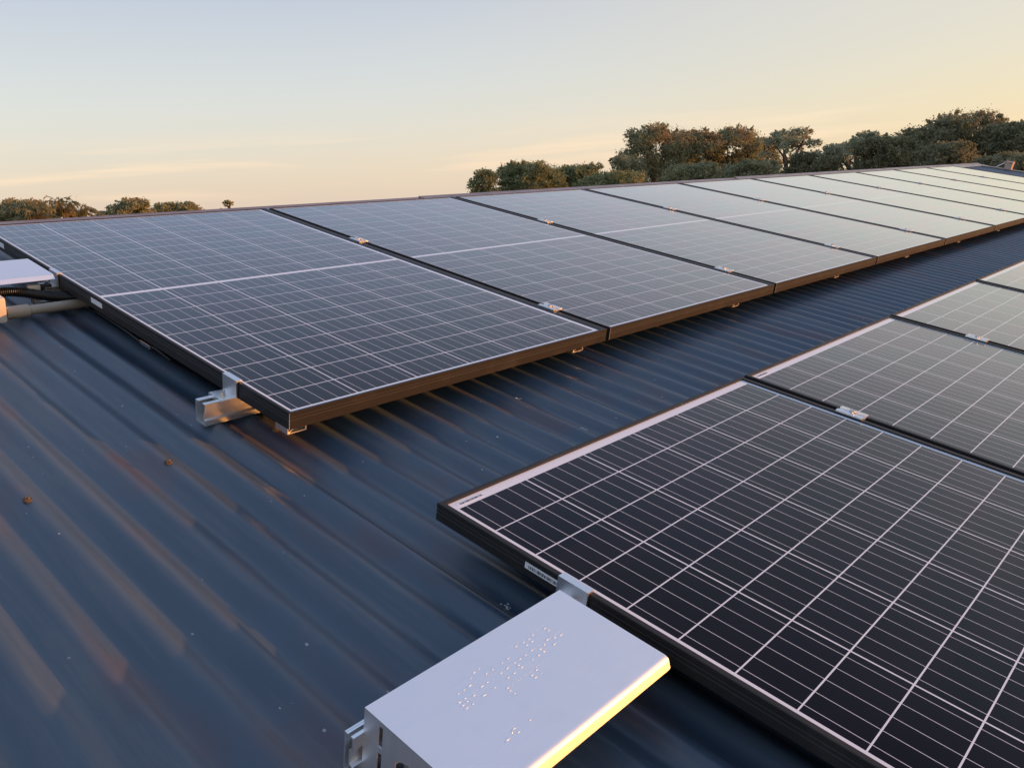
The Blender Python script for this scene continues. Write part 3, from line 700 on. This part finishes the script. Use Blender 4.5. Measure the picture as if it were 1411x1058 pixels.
def tree(name, label, cat, group, px, top, hw, D, m, kind='gum', bot=None, seed=0, dens=1.0, nb=None):
    rs = np.random.default_rng(seed+11); p = place(px, D); zt = zat(px, top, D); w = hw*D/FPX
    base = Vector((p.x, p.y, GZ)); r = thing(name, label, cat, base, group)
    H = zt-GZ; ridge = 305-.0605*px
    zb = zat(px, bot or ridge+16, D)-GZ
    ch = H-zb; size = max(.034, .00125*D); blobs = []
    def es(n):
        q_ = (np.arange(n)+rs.uniform(0,1,n))/n; rs.shuffle(q_); return q_
    def lobe(e, a, rel, q, fl=.8):
        prof = math.sqrt(max(.03, 1-(max(0, e-(.45 if kind == 'gum' else .30))/(.60 if kind == 'gum' else .74))**2)); d = max(0, w*prof-q*.75)*rel
        blobs.append(((d*math.cos(a), d*math.sin(a), zb+ch*e), (q, q, min(q*fl, max(.12, ch*(1-e)*.95)))))
    if kind == 'open':
        for k, e_ in enumerate(es(nb or 20)):
            e = .50+.40*e_; a = k*2.4+rs.uniform(-.5,.5)
            lobe(e, a, rs.uniform(.5,1.05), w*rs.uniform(.16,.27), .6)
        for k in range(7): lobe(.22+.2*rs.random(), k*1.7, rs.uniform(.4,1.0), w*.15, .6)
        lobe(.86, 1, .1, w*.28, .7)
    elif kind == 'gum':
        for k, e_ in enumerate(es(nb or 46)):
            e = .05+.81*e_**.85; a = k*2.4+rs.uniform(-.5,.5)
            lobe(e, a, rs.uniform(.55,1.05), w*rs.uniform(.20,.34), .8)
        for k in range(5): lobe(.80+.08*rs.random(), k*1.26, .5, w*.24, .8)
        lobe(.86, 1, .1, w*.34, .8)
    else:
        for k, e_ in enumerate(es(nb or 38)):
            e = .02+.84*e_; a = k*2.4+rs.uniform(-.5,.5)
            lobe(e, a, rs.uniform(.55,1.02), w*rs.uniform(.20,.34), .8)
        lobe(.84, 1, .1, w*.38, .8)
    # trunk, a few boughs, and twigs that reach the lobes
    tk = MB(); tr = max(.05, H*.017); fork = zb+ch*(.02 if kind != 'open' else -.1)
    ln = rs.uniform(-.03,.03,2)*H
    tp = [Vector((0,0,0)), Vector((ln[0]*.4,ln[1]*.4,fork*.5)), Vector((ln[0],ln[1],fork))]
    tk.tube(tp, [tr*1.3, tr, tr*.85], 8)
    nbough = 5 if kind != 'open' else 6; ends = []
    for k in range(nbough):
        a = k*6.283/nbough + rs.uniform(-.4,.4); rr_ = w*rs.uniform(.22,.45); zz = zb+ch*rs.uniform(.30,.60)
        en = Vector((rr_*math.cos(a), rr_*math.sin(a), zz)); md = tp[2].lerp(en, .5) + Vector((rs.uniform(-.08,.08)*w, rs.uniform(-.08,.08)*w, .06*ch))
        tk.tube([tp[2]-Vector((0,0,tr)), md, en], [tr*.6, tr*.42, tr*.26], 6); ends.append(en)
    for (c, q) in blobs:
        en = Vector(c); st = min(ends, key=lambda e: (e-en).length)
        if st.z > en.z+.3*ch: st = tp[2]
        md = st.lerp(en, .5) + Vector((rs.uniform(-.06,.06)*w, rs.uniform(-.06,.06)*w, .03*ch))
        tk.tube([st, md, en], [tr*.24, tr*.15, tr*.06], 5)
    tk.build('trunk', M_BARK, r, True)
    dr = .5 if kind != 'dense' else .15
    parts = [leaf_cloud(rs, blobs, (5.5 if kind == 'open' else 7.0)*dens, size, dr)]
    ex = []                                     # loose sprigs that break the outline
    for (c, q) in blobs:
        c = np.array(c); q = np.array(q)
        for j_ in range(9):
            d = rs.normal(size=3); d[2] = d[2]*.6+.35; d /= np.linalg.norm(d); l_ = rs.uniform(.25,.55)
            for s_ in range(5): ex.append((c+d*q*(.9+l_*s_/5), (q[0]*(.17-.02*s_),)*3))
    parts.append(leaf_cloud(rs, ex, 6*dens, size*.9, dr))
    quads_obj('crown', np.concatenate(parts), m, r)
    return r
GR = 'gum trees behind the ridge at right'; GD = 'dark dense trees at the right edge'; GW = 'feathery trees left of the gums'; GL = 'far trees above the ridge at left'; GS = 'low shrubs in front of the gums'
T = tree
T('feathery_tree','small wispy green tree standing apart at the left end of the right-hand trees','tree',GW, 673,232,25,26,M_WILLOW,'gum',None,1,.8)
T('feathery_tree','broad feathery green tree left of the tall reddish gums','tree',GW, 735,222,56,27,M_WILLOW,'dense',None,2,1.0)
T('feathery_tree','feathery tree between the broad feathery tree and the tall gums','tree',GW, 800,226,48,28,M_WILLOW,'dense',None,3,.9)
T('yellow_green_shrub','low yellow-green shrub at the foot of the leftmost tall gum','shrub',GS, 845,238,50,24,M_WILLOW,'dense',None,4,.9)
T('gum_tree','tall leftmost gum tree with a rounded olive crown','tree',GR, 905,168,48,34,M_GUM,'gum',None,5,1.0)
T('gum_tree','gum tree with reddish foliage just right of the tallest olive gum','tree',GR, 968,174,36,35,M_GUM,'gum',None,6,.85)
T('gum_tree','reddish-brown gum tree in the middle of the gums','tree',GR, 1012,172,40,36,M_GUM,'gum',None,7,.85)
T('gum_tree','gum tree set back between the rounded olive gum and the reddish gum','tree',GR, 940,178,36,39,M_GUM,'gum',None,41,.9)
T('gum_tree','lower gum tree set back just left of the slender open gum','tree',GR, 1048,186,30,39,M_GUM,'gum',None,42,.9)
T('gum_tree','small airy gum tree set back left of the pale airy gum','tree',GR, 1163,196,22,38,M_PALE,'open',228,43,1.0)
T('gum_tree','slender open gum tree with pale leaves and bare limbs against the sky','tree',GR, 1088,176,42,34,M_PALE,'open',232,8,1.0)
T('gum_tree','sparse airy gum tree between the open gum and the dark trees','tree',GR, 1146,198,26,33,M_PALE,'open',236,9,.8)
T('gum_tree','pale airy gum tree against the dark trees on their left side','tree',GR, 1188,180,30,34,M_PALE,'open',228,10,1.0)
T('shrub','dark green shrub under the tallest olive gum','shrub',GS, 868,212,34,32,M_GUM,'dense',None,11,.9)
T('shrub','brownish shrub under the reddish gums','shrub',GS, 955,226,48,30,M_GUM,'dense',None,12,.9)
T('shrub','olive shrub in front of the reddish-brown middle gum','shrub',GS, 1035,222,44,31,M_GUM,'dense',None,13,.9)
T('shrub','rounded dark bush at the foot of the slender open gum','shrub',GS, 1104,208,27,33,M_DARK,'dense',None,14,1)
T('shrub','low brown bush between open gum and dark trees','shrub',GS, 1140,214,26,32,M_DARK,'dense',None,15,1)
T('dark_tree','leftmost dark dense tree beneath the pale airy gum','tree',GD, 1216,186,44,32,M_DARK,'dense',None,16,1.2)
T('dark_tree','dark dense tree with a pointed top left of the highest crown','tree',GD, 1270,172,42,33,M_DARK,'dense',None,17,1.2)
T('dark_tree','highest dark dense crown above the right end of the ridge','tree',GD, 1325,154,56,34,M_DARK,'dense',None,18,1.2)
T('dark_tree','dark dense tree behind the small post','tree',GD, 1375,166,40,33,M_DARK,'dense',None,19,1.1)
T('dark_tree','olive tree with sky gaps at the very right edge','tree',GD, 1418,164,38,33,M_GUM,'gum',225,20,1.0)
T('dark_tree','lower dark tree in front of the highest crown','tree',GD, 1298,196,40,29,M_DARK,'dense',None,21,1.2)
T('shrub','dark undergrowth bush beyond the gable beside the small post','shrub',GS, 1392,214,50,27,M_DARK,'dense',None,22,1.2)
T('far_tree','far rounded tree at the left edge of the view','tree',GL, 4,277,22.1,60,M_OLIVE,'dense',None,30,1)
T('far_tree','far tree with a round olive top, second from the left edge','tree',GL, 24,272,20.8,62,M_OLIVE,'dense',None,31,1)
T('far_tree','far wide olive tree left of the palms','tree',GL, 48,274,31.2,60,M_OLIVE,'dense',None,32,1)
T('far_tree','low far bush at the left end of the second tree clump','tree',GL, 150,290,14.3,70,M_OLIVE,'dense',None,33,1)
T('far_tree','small far tree left of the tallest tree in the second clump','tree',GL, 163,280,13.0,70,M_OLIVE,'dense',None,34,1)
T('far_tree','tallest far rounded tree in the second clump','tree',GL, 191,271.5,26.0,70,M_OLIVE,'dense',None,35,1)
T('far_tree','far olive tree in the middle of the second clump','tree',GL, 231,278.5,19.5,72,M_OLIVE,'dense',None,36,1)
T('far_tree','far olive tree at the right end of the second clump','tree',GL, 261,278,24.7,72,M_OLIVE,'dense',None,37,1)
T('far_tree','lone little umbrella-shaped tree standing clear of the ridge','tree',GL, 321,275.5,8,75,M_OLIVE,'open',286,38,3)
T('far_tree','tiny bush top just left of the lone umbrella-shaped tree','shrub',GL, 309,285.5,5.2,75,M_OLIVE,'dense',None,39,1)
def palm(label, px, top, D, seed):
    rs = random.Random(seed); p = place(px, D); zt = zat(px, top, D)
    r = thing('palm_tree', label, 'palm', (p.x, p.y, GZ), 'palm trees in the far left clump'); H = zt-GZ-.55
    MB().tube([(0,0,0),(.05,.03,H*.5),(.1,.02,H)], [.24,.19,.17], 8).build('trunk', M_BARK, r, True)
    vs = []
    for k in range(36):
        a = k*2.4 + rs.uniform(-.5,.5); ln = rs.uniform(.9,1.7); rise = rs.uniform(-.5,1.5)
        for j in range(22):
            t_ = (j+1)/22; x = ln*t_*math.cos(rise*.7); z = H + ln*(rise*t_ - .80*t_*t_)
            c = Vector((.1+x*math.cos(a), .02+x*math.sin(a), z)); sd = Vector((-math.sin(a), math.cos(a), 0))
            fw = Vector((math.cos(a), math.sin(a), 0)); wd = .26*math.sin(math.pi*min(1, t_*.85+.12))
            for s_ in (-1, 1):
                if rs.random() < .35: continue
                tip = c + sd*s_*wd*rs.uniform(.6,1.1) + fw*.16 + Vector((0, 0, rs.uniform(-.30,.10)))
                q = fw*rs.uniform(.03,.06)
                vs += [c-q, c+q, tip+q*.3, tip-q*.3]
            q2 = Vector((0,0,.010)); n2 = c + fw*ln/22
            vs += [c-q2, c+q2, n2+q2, n2-q2]
    quads_obj('crown', np.array([tuple(q) for q in vs]), M_PALM, r)
palm('leftmost palm of the far left clump', 76, 281, 58, 1)
palm('middle palm of the far left clump with drooping fronds', 94, 278, 57, 2)
palm('rightmost palm of the far left clump, fronds spread to the right', 113, 281, 58, 3)
palm('lower golden palm in front of the wide olive tree', 54, 284, 54, 4)
